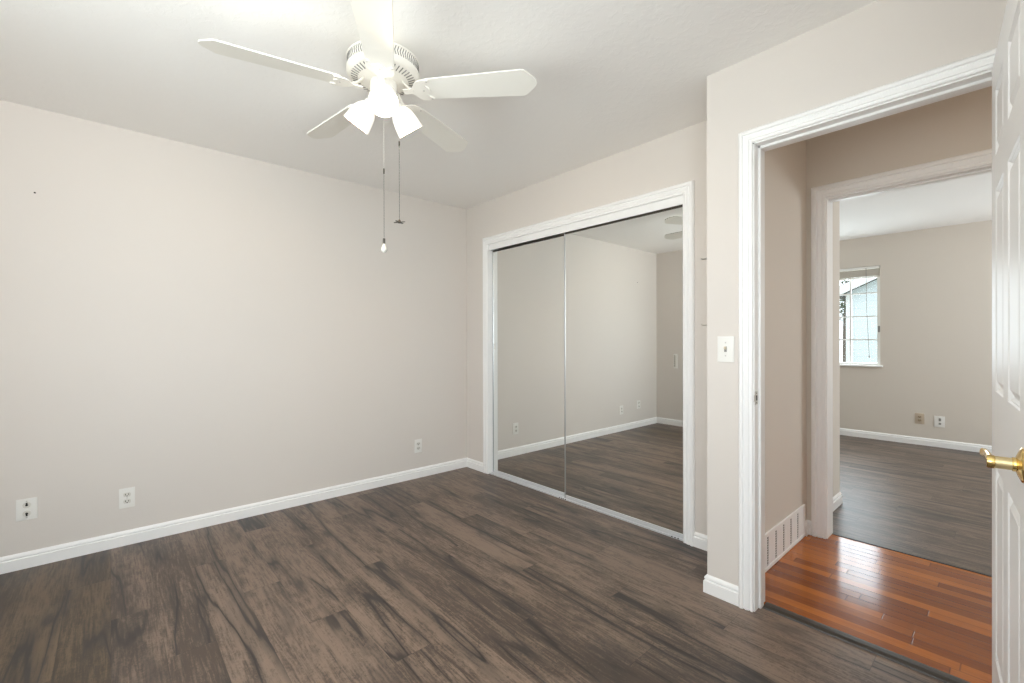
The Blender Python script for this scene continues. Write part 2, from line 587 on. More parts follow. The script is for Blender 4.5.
# ------------------------------------------------------------------ hall and far room walls
UX0, UX1 = 5.00, 6.60                              # unseen far room side window, added for fill light
HY0, HY1, HZ = -0.06, 0.779, 2.055
m = MB()
m.box(XH, HY1, 0, XH2, YH+0.11, H)
m.box(XH, HY0, HZ, XH2, HY1, H)
m.box(XH, -2.0, 0, XH2, HY0, H)
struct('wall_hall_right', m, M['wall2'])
m = MB()
m.box(XJ+WT, -2.12, 0, UX0, -2.0, H)
m.box(UX1, -2.12, 0, XF+WT, -2.0, H)
m.box(UX0, -2.12, 0, UX1, -2.0, 0.9)
m.box(UX0, -2.12, 2.1, UX1, -2.0, H)
m.box(XJ+WT, -2.0, 0, XJ+WT+0.03, YF-WT, H)
struct('wall_hall_end', m, M['wall2'])
XS = 3.985
m = MB()
m.box(XH2, YH, 0, XS, YH+0.11, H)
m.box(XS-0.11, YH+0.11, 0, XS, 3.5, H)
struct('wall_far_left', m, M['wall2'])
m = MB()
m.box(XS-0.11, 3.5, 0, XF+WT, 3.609, H)
struct('wall_far_side', m, M['wall2'])
FY0, FY1, FZ0, FZ1 = 1.103, 3.311, 0.865, 2.085
m = MB()
m.box(XF, -2.0, 0, XF+WT, FY0, H)
m.box(XF, FY1, 0, XF+WT, 3.5, H)
m.box(XF, FY0, 0, XF+WT, FY1, FZ0)
m.box(XF, FY0, FZ1, XF+WT, FY1, H)
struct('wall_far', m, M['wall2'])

# ------------------------------------------------------------------ baseboards
BB = [(0, 0), (0.014, 0), (0.014, 0.055), (0.0105, 0.0575), (0.0070, 0.0590), (0.0070, 0.0625), (0.0105, 0.0655),
      (0.0100, 0.073), (0.006, 0.079), (0.002, 0.084), (0, 0.084)]
def baseboard(name, path):
    m = MB()
    m.sweep(path, BB, (0, 0, 1))
    return struct(name, m, M['trim'], True)
# left-hand side of the direction of travel is the room
baseboard('baseboard_left', [(XB, 3.222, 0), (XB, YA, 0), (XBK, YA, 0), (XBK, YF, 0), (XJ, YF, 0), (XJ, -0.038, 0)])
baseboard('baseboard_jog', [(XJ, 0.836, 0), (XJ, YJ, 0), (XB, YJ, 0), (XB, 1.257, 0)])
baseboard('baseboard_hall', [(XH, 0.846, 0), (XH, YH, 0), (3.158, YH, 0)])
baseboard('baseboard_far', [(XF, -2.0, 0), (XF, 3.5, 0), (XS, 3.5, 0), (XS, YH, 0), (XH2, YH, 0)])

# ------------------------------------------------------------------ door and closet trim
CW = 0.066
CAS = [(0, 0), (0, 0.009), (0.003, 0.012), (0.010, 0.012), (0.012, 0.0075), (0.016, 0.0075), (0.018, 0.012), (0.034, 0.0155),
       (0.038, 0.0115), (0.042, 0.0115), (0.045, 0.0185), (0.056, 0.0195), (0.062, 0.016), (0.066, 0.011), (0.066, 0)]
def casing(m, axis_x, ya, yb, top, direction, k=1.0):
    """casing round an opening ya..yb on the wall plane X = axis_x, facing direction (-1 or 1)"""
    n = Vector((direction, 0, 0))
    path = [(axis_x, ya, 0), (axis_x, ya, top), (axis_x, yb, top), (axis_x, yb, 0)]
    d = Vector((0, 0, 1))
    o = n.cross(d)                      # must point away from the opening
    if o.y*(ya-yb) < 0:
        path = path[::-1]
    m.sweep(path, [(u*k, v) for u, v in CAS], n)
# closet: casing, jambs, head
m = MB()
casing(m, XB, 1.316, 3.160, 2.052, -1)
struct('trim_1', m, M['trim'], True)
m = MB()
m.box(XB-0.001, CY1, 0, XB+WT, CY1+0.018, CZ)
m.box(XB-0.001, CY0-0.018, 0, XB+WT, CY0, CZ)
m.box(XB-0.001, CY0, CZ-0.003, XB+WT, CY1, CZ+0.015)
struct('trim_2', m, M['trim'])
# bedroom doorway: casings both sides, jambs with stops
JL, JR, JT = 0.772, 0.030, 2.052
m = MB()
casing(m, XJ, JR-0.006, JL+0.005, JT+0.006, -1, 0.90)
struct('trim_3', m, M['trim'], True)
m = MB()
m.box(XJ-0.001, JL, 0, XJ+WT+0.001, DY1, JT+0.015)
m.box(XJ-0.001, DY0, 0, XJ+WT+0.001, JR, JT+0.015)
m.box(XJ-0.001, DY0, JT, XJ+WT+0.001, DY1, DZ)
m.box(XJ+0.040, JL-0.011, 0, XJ+0.075, JL, JT, 0.002)
m.box(XJ+0.040, JR, 0, XJ+0.075, JR+0.011, JT, 0.002)
m.box(XJ+0.040, JR, JT-0.011, XJ+0.075, JL, JT, 0.002)
struct('trim_4', m, M['trim'])
# hall doorway across
KL, KR, KT = 0.765, -0.045, 2.041
m = MB()
casing(m, XH, KR-0.006, KL+0.006, KT+0.006, -1, 1.12)
struct('trim_5', m, M['trim'], True)
m = MB()
m.box(XH-0.001, KL, 0, XH2+0.001, HY1, KT+0.014)
m.box(XH-0.001, HY0, 0, XH2+0.001, KR, KT+0.014)
m.box(XH-0.001, HY0, KT, XH2+0.001, HY1, HZ)
m.box(XH+0.045, KR, KT-0.010, XH+0.08, KL, KT, 0.002)
struct('trim_6', m, M['trim'])

# threshold strip between the two floors
m = MB()
m.prism([(-0.031, 0), (0.031, 0), (0.027, 0.006), (0.010, 0.010), (-0.010, 0.010), (-0.027, 0.006)], 0, JL-JR-0.024,
        Matrix.Translation((0, 0, 0)))
o = m.build('threshold_strip', M['strip'], loc=(2.196, JR+0.011, 0.0), rot=(R(90), 0, R(180)))
tag(o, 'dark brown reducer strip across the bedroom doorway between plank floor and red hall boards', 'threshold strip')
m = MB()
m.prism([(-0.010, 0), (0.010, 0), (0.008, 0.004), (-0.008, 0.004)], 0, KL-KR-0.004)
o = m.build('threshold_strip', M['strip'], loc=(3.315, KR+0.002, 0.0), rot=(R(90), 0, R(180)))
tag(o, 'thin dark floor strip where the red hall boards meet the far grey room floor', 'threshold strip')

# ------------------------------------------------------------------ windows
def window(name, axis, y0, y1, z0, z1, inner, rows, cols, outx, glassx):
    """white vinyl window in a wall of normal X; inner = sign of the room side"""
    root = empty(name, (glassx, (y0+y1)/2, z0))
    tag(root, kind='structure')
    yc = (y0+y1)/2
    def Y(v):
        return v-yc
    def Z(v):
        return v-z0
    f = 0.036
    m = MB()
    m.box(-0.03, Y(y0), 0, 0.03, Y(y0)+f, Z(z1))
    m.box(-0.03, Y(y1)-f, 0, 0.03, Y(y1), Z(z1))
    m.box(-0.03, Y(y0)+f, 0, 0.03, Y(y1)-f, f+0.008)
    m.box(-0.03, Y(y0)+f, Z(z1)-f, 0.03, Y(y1)-f, Z(z1))
    m.build('window_frame', M['plastic'], root)
    m = MB()
    m.box(-0.003, Y(y0)+f, f+0.008, 0.003, Y(y1)-f, Z(z1)-f)
    m.build('pane', M['glass'], root)
    m = MB()
    a, b = Y(y0)+f, Y(y1)-f
    zz0, zz1 = f+0.008, Z(z1)-f
    for k in range(1, cols):
        yy = a+(b-a)*k/cols
        m.box(-0.007, yy-0.008, zz0, 0.007, yy+0.008, zz1)
    for k in range(1, rows):
        zz = zz0+(zz1-zz0)*k/rows
        m.box(-0.0065, a, zz-0.008, 0.0065, b, zz+0.008)
    m.build('muntin_grid', M['plastic'], root)
    return root
w1 = window('window_1', 0, WY0, WY1, WZ0, WZ1, 1, 4, 6, XBK-WT, XBK-0.08)
w2 = window('window_2', 0, FY0, FY1, FZ0, FZ1, -1, 4, 8, XF+WT, XF+0.075)
w3 = window('window_3_added', 0, -(VX1-VX0)/2, (VX1-VX0)/2, WZ0, WZ1, 1, 4, 5, 0, 0)  # unseen window added to light the left wall
w3.location = ((VX0+VX1)/2, YF-0.08, WZ0)
w3.rotation_euler = (0, 0, R(90))
w4 = window('window_4_added', 0, -(UX1-UX0)/2, (UX1-UX0)/2, 0.9, 2.1, 1, 4, 5, 0, 0)  # unseen window added to light the far room
w4.location = ((UX0+UX1)/2, -2.07, 0.9)
w4.rotation_euler = (0, 0, R(90))
# white sill under the far window
m = MB()
m.box(-0.16, 0, -0.022, 0.0, FY1-FY0+0.05, 0.0, 0.004)
o = m.build('window_sill', M['trim'], w2, loc=(0.055, -(FY1-FY0)/2-0.025, 0.022))
m = MB()
m.box(-0.012, 0, 0, 0.0, 0.022, 0.075, 0.003)
m.build('sash_latch', M['grey'], w2, loc=(-0.03, -(FY1-FY0)/2+0.008, 0.42))

# raised mini blind in the far window
rt = empty('mini_blind', (XF+0.02, (FY0+FY1)/2, FZ1-0.002))
tag(rt, 'ivory mini blind pulled up to the top of the far room window', 'window blind')
L2 = (FY1-FY0)/2-0.006
m = MB()
m.box(-0.014, -L2, -0.028, 0.014, L2, 0.0, 0.002)
m.build('head_rail', M['plastic'], rt)
m = MB()
for k in range(26):
    z = -0.034-k*0.0034
    m.box(-0.0125, -L2+0.004, z-0.0012, 0.0125, L2-0.004, z+0.0012)
m.build('slat_stack', M['blind'], rt)
m = MB()
m.box(-0.0125, -L2+0.004, -0.138, 0.0125, L2-0.004, -0.125, 0.002)
m.build('bottom_rail', M['blind'], rt)
m = MB()
m.tube([(-0.018, -L2+0.13, -0.02), (-0.018, -L2+0.125, -0.5), (-0.018, -L2+0.10, -1.08)], 0.0028, 6)
m.lathe([(0, 0), (0.006, 0.004), (0.007, 0.02), (0.003, 0.03)], 10, Matrix.Translation((-0.018, -L2+0.10, -1.11)))
m.build('pull_cord', M['grey'], rt)

# ------------------------------------------------------------------ mirrored sliding closet doors
def mirror_door(loc, wid, hgt, label, pull_side):
    rt = empty('mirrored_closet_door', loc)
    tag(rt, label, 'closet door', 'sliding mirrored closet doors')
    e = 0.010
    # local: y along the door, x depth (room side is -x), z up
    m = MB()
    m.box(0.0, e*0.4, 0.02, 0.005, wid-e*0.4, hgt-0.012)
    m.build('mirror_panel', M['mirror'], rt)
    for y0 in (0.0, wid-e):
        m = MB()
        m.box(-0.003, y0, 0.0, 0.016, y0+e, hgt, 0.0012)
        m.build('stile', M['stile'], rt)
    m = MB()
    m.box(-0.004, e, 0.0, 0.016, wid-e, 0.022, 0.0015)
    m.build('bottom_rail', M['alu'], rt)
    m = MB()
    m.box(-0.003, e, hgt-0.014, 0.016, wid-e, hgt, 0.001)
    m.build('top_rail', M['darkmetal'], rt)  # dark colour draws the shadow line below the top track
    if pull_side is not None:
        m = MB()
        m.box(-0.006, pull_side-0.009, 1.10, 0.0, pull_side+0.009, 1.16, 0.0015)
        o = m.build('finger_pull', M['plastic'], rt)
        m = MB()
        m.box(-0.0068, pull_side-0.0015, 1.107, -0.0058, pull_side+0.0015, 1.153)
        m.build('pull_slot', M['grey'], o)
    return rt
mirror_door((XB+0.048, 2.235, 0.012), CY1-2.235-0.002, 1.99,
            'rear mirrored sliding closet door nearer the room corner, with small white finger pull', CY1-2.235-0.03)
mirror_door((XB+0.022, CY0+0.003, 0.012), 2.275-CY0-0.003, 1.99,
            'front mirrored sliding closet door nearer the doorway, reflecting fan blades', None)
# top track
rt = empty('top_track', (XB, CY0, CZ))
tag(rt, 'long pale header track above the two mirrored closet doors', 'door track')
m = MB()
m.box(0.006, 0.001, -0.062, 0.011, CY1-CY0-0.001, -0.004, 0.001)
m.build('front_fascia', M['trim'], rt)
m = MB()
m.box(0.011, 0.001, -0.012, 0.075, CY1-CY0-0.001, -0.004)
m.box(0.0395, 0.001, -0.040, 0.0420, CY1-CY0-0.001, -0.012)
m.box(0.068, 0.001, -0.040, 0.0705, CY1-CY0-0.001, -0.012)
m.build('channel', M['trim'], rt)
# bottom track
rt = empty('bottom_track', (XB, CY0, 0.0))
tag(rt, 'bright aluminium floor track under the two mirrored closet doors', 'door track')
m = MB()
m.box(0.004, 0.001, 0.0, 0.075, CY1-CY0-0.001, 0.004)
m.box(0.004, 0.001, 0.004, 0.010, CY1-CY0-0.001, 0.011, 0.001)
m.build('base', M['alu'], rt)
for xx in (0.030, 0.056):
    m = MB()
    m.box(xx-0.0012, 0.001, 0.004, xx+0.0012, CY1-CY0-0.001, 0.0105)
    m.build('guide_rib', M['alu'], rt)
for yy in (0.035, 0.055, 0.075, 0.93, 0.95, 0.97, 0.99):
    m = MB()
    m.box(0.0030, yy-0.004, 0.003, 0.0042, yy+0.004, 0.009)
    m.build('wear_notch', M['slot'], rt)

# ------------------------------------------------------------------ open bedroom door (six panels, brass lever)
DWd, DHt, DTh = 0.735, 2.040, 0.035
ang = math.atan(0.0945)
door = empty('door_1', (2.090, 0.0575, 0.008), (0, 0, PI + ang))
# local x: hinge edge -> latch edge; after the turn local -y is the face seen from the camera
tag(door, 'white six panel bedroom door standing open at the right edge, with brass lever', 'door', kind='structure')
def door_leaf():
    bm = bmesh.new()
    xs = [0, 0.110, 0.313, 0.409, DWd-0.110, DWd]
    zs = [0, 0.225, 0.805, 1.030, 1.632, 1.735, 1.932, DHt]
    for side in (0, 1):
        y = 0.0 if side == 0 else DTh
        grid = [[bm.verts.new((x, y, z)) for z in zs] for x in xs]
        panels = []
        for a in range(len(xs)-1):
            for b in range(len(zs)-1):
                vs = (grid[a][b], grid[a+1][b], grid[a+1][b+1], grid[a][b+1])
                f = bm.faces.new(vs if side == 0 else vs[::-1])
                if a in (1, 3) and b in (1, 3, 5):
                    panels.append(f)
        bm.normal_update()
        bmesh.ops.inset_individual(bm, faces=panels, thickness=0.005, depth=-0.004)
        bmesh.ops.inset_individual(bm, faces=panels, thickness=0.003, depth=0.0)
        bmesh.ops.inset_individual(bm, faces=panels, thickness=0.007, depth=-0.006)
        bmesh.ops.inset_individual(bm, faces=panels, thickness=0.006, depth=0.0)
        bmesh.ops.inset_individual(bm, faces=panels, thickness=0.026, depth=0.0092)
        if side == 0:
            g0 = grid
        else:
            g1 = grid
    nx, nz = len(xs), len(zs)
    for b in range(nz-1):
        bm.faces.new((g0[0][b], g0[0][b+1], g1[0][b+1], g1[0][b]))
        bm.faces.new((g0[nx-1][b], g1[nx-1][b], g1[nx-1][b+1], g0[nx-1][b+1]))
    for a in range(nx-1):
        bm.faces.new((g0[a][0], g1[a][0], g1[a+1][0], g0[a+1][0]))
        bm.faces.new((g0[a][nz-1], g0[a+1][nz-1], g1[a+1][nz-1], g1[a][nz-1]))
    mb = MB()
    mb.bm.free()
    mb.bm = bm
    return mb
door_leaf().build('door_leaf', M['door'], door)
def lever(side):
    """side -1: the face looking at the doorway; +1: the hidden face"""
    y0 = 0.0 if side < 0 else DTh
    r = empty('lever_handle', (DWd-0.058, y0, 0.924))
    r.parent = door
    rot = Matrix.Rotation(R(90) if side < 0 else R(-90), 4, 'X')   # z -> -y or +y
    m = MB()
    m.lathe([(0.0, 0), (0.036, 0), (0.0365, 0.0015), (0.035, 0.0035), (0.030, 0.0055), (0.023, 0.0085), (0.0165, 0.0105), (0.0150, 0.011), (0, 0.011)], 40, rot)
    m.build('rose', M['brass'], r, True)
    m = MB()
    m.lathe([(0.0140, 0.010), (0.0148, 0.011), (0.0148, 0.0155), (0.0132, 0.0165), (0.0, 0.0165)], 24, rot, cap=False)
    m.build('collar', M['brass'], r, True)
    m = MB()
    m.lathe([(0.0, 0.016), (0.0128, 0.016), (0.0128, 0.042), (0.0, 0.042)], 24, rot)
    m.build('shank', M['brass_satin'], r, True)
    m = MB()
    m.lathe([(0.0130, 0.041), (0.0140, 0.042), (0.0140, 0.051), (0.0125, 0.0535), (0.0, 0.0545)], 24, rot, cap=False)
    s = side
    pts = [(0.004, s*0.0465, 0), (-0.02, s*0.047, 0.001), (-0.042, s*0.0475, 0.002), (-0.064, s*0.0485, 0.002), (-0.082, s*0.0505, 0.002), (-0.094, s*0.054, 0.002)]
    m.tube(pts, [(0.0075, 0.0125), (0.0065, 0.0125), (0.006, 0.0115), (0.006, 0.0105), (0.006, 0.0105), (0.005, 0.0095)], 14)
    m.build('lever', M['brass'], r, True)
    return r
lever(-1)
lever(1)
m = MB()
m.box(DWd-0.0005, 0.006, 0.905, DWd+0.0012, 0.029, 0.960, 0.0004)
m.box(DWd, 0.011, 0.922, DWd+0.009, 0.024, 0.942, 0.002)
m.build('latch_plate', M['brass'], door)
for zz in (0.20, 1.0, 1.80):
    m = MB()
    m.lathe([(0, 0), (0.006, 0), (0.006, 0.09), (0, 0.09)], 12)
    m.build('hinge_knuckle', M['brass'], door, True, loc=(0.004, DTh+0.006, zz-0.045))

# ------------------------------------------------------------------ ceiling fan with three lamps
FC = Vector((0.873, 1.797, H))
fan = empty('ceiling_fan', FC)
tag(fan, 'white five blade ceiling fan with three lit frosted shades and two pull chains', 'ceiling fan')
m = MB()
m.lathe([(0.0, 0.0), (0.066, 0.0), (0.069, -0.004), (0.069, -0.018), (0.062, -0.030), (0.045, -0.040), (0.036, -0.044), (0.036, -0.052), (0.0, -0.052)], 40)
m.build('canopy', M['fan'], fan, True)
m = MB()
m.lathe([(0.0, -0.050), (0.095, -0.050), (0.128, -0.053), (0.143, -0.058), (0.149, -0.062), (0.149, -0.066), (0.1455, -0.068),
         (0.1455, -0.104), (0.149, -0.106), (0.150, -0.112), (0.150, -0.120), (0.146, -0.127), (0.138, -0.132),
         (0.092, -0.146), (0.082, -0.150), (0.0, -0.152)], 64)
housing = m.build('motor_housing', M['fan'], fan, True)
m = MB()
for k in range(80):
    a = 2*PI*k/80
    for s, (z0, z1) in ((1, (-0.086, -0.0690)), (-1, (-0.1030, -0.086))):
        t0 = a
        t1 = a+0.045*s*(1 if s > 0 else 1)
        p0 = (0.1458*math.cos(a), 0.1458*math.sin(a), -0.086)
        aa = a+0.040
        zz = z1 if s > 0 else z0
        p1 = (0.1458*math.cos(aa), 0.1458*math.sin(aa), zz)
        m.tube([p0, p1], 0.0019, 5)
m.build('vent_band', M['fanslot'], housing)
m = MB()
for k in range(45):
    a = 2*PI*k/45
    c, s = math.cos(a), math.sin(a)
    p0 = Vector((0.131*c, 0.131*s, -0.1350))
    p1 = Vector((0.104*c, 0.104*s, -0.1432))
    m.tube([p0, p1], 0.0022, 5)
m.build('vent_slots', M['fanslot'], housing)
BLZ = -0.190
def blade_outline():
    pts = []
    r0, r1, w0, w1 = 0.178, 0.652, 0.054, 0.069
    pts += [(r0, -w0+0.012), (r0+0.006, -w0+0.003), (r0+0.015, -w0)]
    pts += [(r1-0.062, -w1), (r1-0.048, -w1+0.003), (r1-0.012, -w1+0.042), (r1-0.003, -w1+0.056), (r1, 0)]
    pts += [(x, -y) for x, y in pts[::-1][1:]]
    return pts
def iron_outline():
    pts = [(0.088, -0.013), (0.120, -0.012), (0.132, -0.020), (0.145, -0.040), (0.158, -0.052), (0.176, -0.056), (0.205, -0.054),
           (0.209, -0.047), (0.204, -0.040), (0.190, -0.034), (0.187, -0.024), (0.196, -0.014), (0.202, -0.006), (0.203, 0.0)]
    return pts + [(x, -y) for x, y in pts[::-1][1:]]
PITCH = R(-12)
TILT = 0.0
blades = []
for k in range(5):
    a = R(23.96+72*k)
    rot = (0, 0, a)
    m = MB()
    mt = Matrix.Rotation(PITCH, 4, 'X')
    m.prism(blade_outline(), 0.0, 0.006, mt)
    b = m.build('blade', M['fanblade'], fan, loc=(0, 0, BLZ), rot=rot)
    m = MB()
    m.prism(iron_outline(), -0.0055, -0.0005, mt)
    # arm up to the rotor
    m.tube([(0.135, 0, -0.002), (0.110, 0, 0.010), (0.086, 0, 0.036)], [(0.015, 0.005), (0.013, 0.005), (0.013, 0.005)], 8)
    o = m.build('blade_iron', M['fan'], b)
    for (sx, sy) in ((0.200, 0.047), (0.200, -0.047), (0.176, 0.0)):
        m = MB()
        m.lathe([(0, -0.0075), (0.0035, -0.007), (0.0045, -0.0055), (0, -0.005)], 10, mt @ Matrix.Translation((sx, sy, 0)))
        m.build('screw', M['chrome'], o)
    blades.append(b)
# switch housing and lamp fitter
m = MB()
m.lathe([(0.0, -0.150), (0.054, -0.150), (0.056, -0.154), (0.056, -0.190), (0.052, -0.196), (0.045, -0.200), (0.045, -0.212),
         (0.049, -0.216), (0.049, -0.236), (0.040, -0.246), (0.020, -0.252), (0.0, -0.254)], 40)
fitter = m.build('light_fitter', M['fan'], fan, True)
for k in range(3):
    a = R(244+120*k)
    d = Vector((math.cos(a), math.sin(a), 0))
    el = R(46) if k == 0 else R(52)
    ax = (d*math.cos(el) + Vector((0, 0, -math.sin(el)))).normalized()
    neck = d*0.062 + Vector((0, 0, -0.222))
    q = Vector((0, 0, 1)).rotation_difference(ax).to_matrix().to_4x4()
    m = MB()
    m.tube([d*0.036+Vector((0, 0, -0.222)), neck+ax*0.006], 0.011, 12)
    m.lathe([(0.0, -0.004), (0.020, -0.004), (0.0235, 0.0), (0.0235, 0.016), (0.021, 0.020), (0, 0.020)], 24, Matrix.Translation(neck) @ q)
    arm = m.build('lamp_arm', M['fan'], fan, True)
    m = MB()
    prof = [(0.0215, 0.012), (0.029, 0.016), (0.040, 0.030), (0.0485, 0.050), (0.0535, 0.075), (0.0565, 0.100), (0.0585, 0.116)]
    prof = prof + [(r-0.003, z) for r, z in prof[::-1]]
    vs = m.lathe(prof, 36, Matrix.Translation(neck) @ q, cap=False)
    sh = m.build('lamp_shade', M['shade'], fan, True)
    sh['label'] = 'lit frosted white bell shade'
    m = MB()
    m.lathe([(0.0, 0.018), (0.013, 0.022), (0.014, 0.040), (0.019, 0.046), (0.022, 0.055), (0.020, 0.064), (0.012, 0.071), (0.0, 0.074)], 24, Matrix.Translation(neck) @ q)
    m.build('bulb', M['bulb'], sh, True)
    l = bpy.data.lights.new('bulb_glow', 'POINT')
    l.energy = 7.2
    l.color = (1.0, 0.72, 0.42)
    l.shadow_soft_size = 0.012
    lo = bpy.data.objects.new('bulb_glow', l)
    COL.objects.link(lo)
    lo.parent = fan
    lo.location = neck + ax*0.086
def bead_chain(m, p0, p1, step, r):
    p0, p1 = Vector(p0), Vector(p1)
    n = max(2, int((p1-p0).length/step))
    for k in range(n+1):
        p = p0.lerp(p1, k/n)
        bmesh.ops.create_icosphere(m.bm, subdivisions=1, radius=r, matrix=Matrix.Translation(p))
    m.tube([p0, p1], r*0.45, 5)
Rv = Vector((0.747, -0.665, 0))
Fv = Vector((0.665, 0.747, 0))
def chain(name, off, z0, zc, z1):
    m = MB()
    bead_chain(m, (off.x, off.y, z0), (off.x, off.y, zc), 0.007, 0.0011)
    c = m.build(name, M['chain_bloom'], fan, True)  # upper chain coloured pale to imitate bloom from the lamps
    m = MB()
    m.lathe([(0, 0.012), (0.003, 0.011), (0.0034, 0.0), (0.003, -0.011), (0, -0.012)], 10, Matrix.Translation((off.x, off.y, zc)))
    m.build('chain_connector', M['darkmetal'], c, True)
    m = MB()
    bead_chain(m, (off.x, off.y, zc-0.010), (off.x, off.y, z1), 0.0065, 0.0017)
    o = m.build('lower_chain', M['chain'], c, True)
    return c
oL = Rv*0.0 + Fv*0.0
c1 = chain('pull_chain', oL, -0.252, 1.915-H, 1.630-H)
m = MB()
m.lathe([(0, 0.024), (0.005, 0.023), (0.0055, 0.0), (0.0045, -0.002), (0, -0.002)], 14, Matrix.Translation((oL.x, oL.y, 1.606-H)))
m.build('fob_collar', M['darkmetal'], c1, True)
m = MB()
m.lathe([(0, 0.008), (0.006, 0.006), (0.0075, -0.002), (0.0125, -0.012), (0.0135, -0.019), (0.0105, -0.027), (0.004, -0.0315), (0, -0.032)], 20, Matrix.Translation((oL.x, oL.y, 1.600-H)))
o = m.build('chain_fob', M['clear'], c1, True)
o['label'] = 'small pale bulb shaped chain fob'
oR = Rv*0.064 + Fv*0.006
c2 = chain('pull_chain', oR, -0.170, 2.035-H, 1.712-H)
m = MB()
m.lathe([(0, 0.012), (0.003, 0.011), (0.006, 0.005), (0.0085, 0.001), (0.007, -0.004), (0, -0.006)], 16, Matrix.Translation((oR.x, oR.y, 1.700-H)))
for k in range(4):
    mt = Matrix.Translation((oR.x, oR.y, 1.700-H)) @ Matrix.Rotation(R(30+90*k), 4, 'Z')
    m.prism([(0.006, -0.004), (0.022, -0.0055), (0.0265, -0.003), (0.0265, 0.003), (0.022, 0.0055), (0.006, 0.004)], -0.001, 0.0008, mt)
o = m.build('chain_fob', M['darkmetal'], c2, True)
o['label'] = 'dark metal fob shaped like a tiny fan'

# ------------------------------------------------------------------ wall plates
def plate_mesh(wd, ht, th=0.0055):
    m = MB()
    m.box(-wd/2, -th, -ht/2, wd/2, 0, ht/2, 0.0022, 2)
    return m
def duplex(loc, rz, label, plate=None, face=None, slot=None, w_=0.072, h_=0.116):
    """duplex outlet; local -y is out of the wall"""
    rt = empty('wall_outlet', loc, (0, 0, rz))
    tag(rt, label, 'outlet')
    plate_mesh(w_, h_).build('cover_plate', plate or M['plastic'], rt, True)
    for s in (-1, 1):
        m = MB()
        outline = []
        for k in range(24):
            a = 2*PI*k/24
            outline.append((0.0172*math.cos(a), max(-0.0118, min(0.0118, 0.0172*math.sin(a)))))
        m.prism(outline, 0, 0.003, Matrix.Rotation(R(90), 4, 'X'))
        f = m.build('receptacle', face or M['plastic_face'], rt, loc=(0, -0.0050, s*0.0195))
        m = MB()
        m.box(-0.0085, -0.0036, -0.003, -0.0055, -0.0028, 0.0065)
        m.box(0.0055, -0.0036, -0.002, 0.0085, -0.0028, 0.0060)
        m.box(-0.0028, -0.0036, -0.0095, 0.0028, -0.0028, -0.0048)
        m.build('socket_slots', slot or M['slot'], f)
    m = MB()
    m.lathe([(0, 0.0015), (0.003, 0.001), (0.0036, 0)], 12, Matrix.Translation((0, -0.0055, 0)) @ Matrix.Rotation(R(90), 4, 'X'))
    m.build('screw', M['chrome'], rt, True)
    return rt
M['plastic_face'] = simple('warm_white_plastic', c4(0.70, 0.68, 0.63), 0.35)
YW = YA
duplex((0.073, YW, 0.275), 0, 'white duplex power outlet low on the left wall, nearest the two hole jack plate')
duplex((2.006, YW, 0.277), 0, 'white duplex power outlet low on the left wall near the room corner')
# data / phone jack plate at far left
rt = empty('jack_plate', (-0.330, YW, 0.309))
tag(rt, 'white wall plate with two dark jacks low on the left wall, farthest from the closet', 'jack plate')
plate_mesh(0.078, 0.112).build('cover_plate', M['plastic'], rt, True)
for s in (-1, 1):
    m = MB()
    m.lathe([(0, 0.004), (0.013, 0.004), (0.0155, 0.002), (0.0155, 0)], 24, Matrix.Rotation(R(90), 4, 'X'))
    j = m.build('jack', M['plastic_face'], rt, True, loc=(0, -0.005, s*0.022))
    m = MB()
    m.lathe([(0, 0.0052), (0.0054, 0.0050), (0.0058, 0.003)], 16, Matrix.Rotation(R(90), 4, 'X'))
    m.box(-0.0035, -0.0052, 0.005*s-0.008, 0.0035, -0.004, 0.005*s+0.008)
    m.build('jack_hole', M['slot'], j)
    m = MB()
    m.lathe([(0, 0.0015), (0.003, 0.001), (0.0036, 0)], 12, Matrix.Translation((0, -0.0055, s*0.042)) @ Matrix.Rotation(R(90), 4, 'X'))
    m.build('screw', M['chrome'], rt, True)
# light switch by the doorway (wall faces -X)
rt = empty('light_switch', (XJ, 0.895, 1.152), (0, 0, R(-90)))
tag(rt, 'white toggle light switch on the wall beside the bedroom doorway casing', 'light switch')
plate_mesh(0.074, 0.118).build('cover_plate', M['plastic'], rt, True)
m = MB()
m.box(-0.006, -0.0064, -0.0125, 0.006, -0.0050, 0.0125)
m.build('toggle_slot', M['grey'], rt)
m = MB()
m.box(-0.0045, -0.018, -0.0045, 0.0045, -0.005, 0.0065, 0.0015, 1, Matrix.Rotation(R(-24), 4, 'X'))
m.build('toggle', M['plastic_off'], rt)
for s in (-1, 1):
    m = MB()
    m.lathe([(0, 0.0016), (0.003, 0.001), (0.0036, 0)], 12, Matrix.Translation((0, -0.0055, s*0.030)) @ Matrix.Rotation(R(90), 4, 'X'))
    m.build('screw', M['chrome'], rt, True)
# strike plate on the left jamb
rt = empty('strike_plate', (XJ+0.018, JL, 0.938))
tag(rt, 'small brushed metal strike plate on the left jamb of the bedroom doorway', 'strike plate')
m = MB()
m.box(-0.018, -0.0016, -0.029, 0.014, 0.0, 0.029, 0.0006)
m.tube([(-0.018, -0.001, -0.013), (-0.024, 0.002, -0.013)], 0.0012, 5)
m.box(-0.026, -0.0016, -0.014, -0.016, 0.0002, 0.014, 0.0005)
pl = m.build('plate', M['chrome'], rt)
m = MB()
m.box(-0.006, -0.0021, -0.011, 0.008, -0.0014, 0.011)
m.build('latch_hole', M['slot'], pl)
for s in (-1, 1):
    m = MB()
    m.lathe([(0, 0.001), (0.003, 0.0007), (0.0036, 0)], 10, Matrix.Translation((0.001, -0.0016, s*0.021)) @ Matrix.Rotation(R(90), 4, 'X'))
    m.build('screw', M['darkmetal'], pl, True)
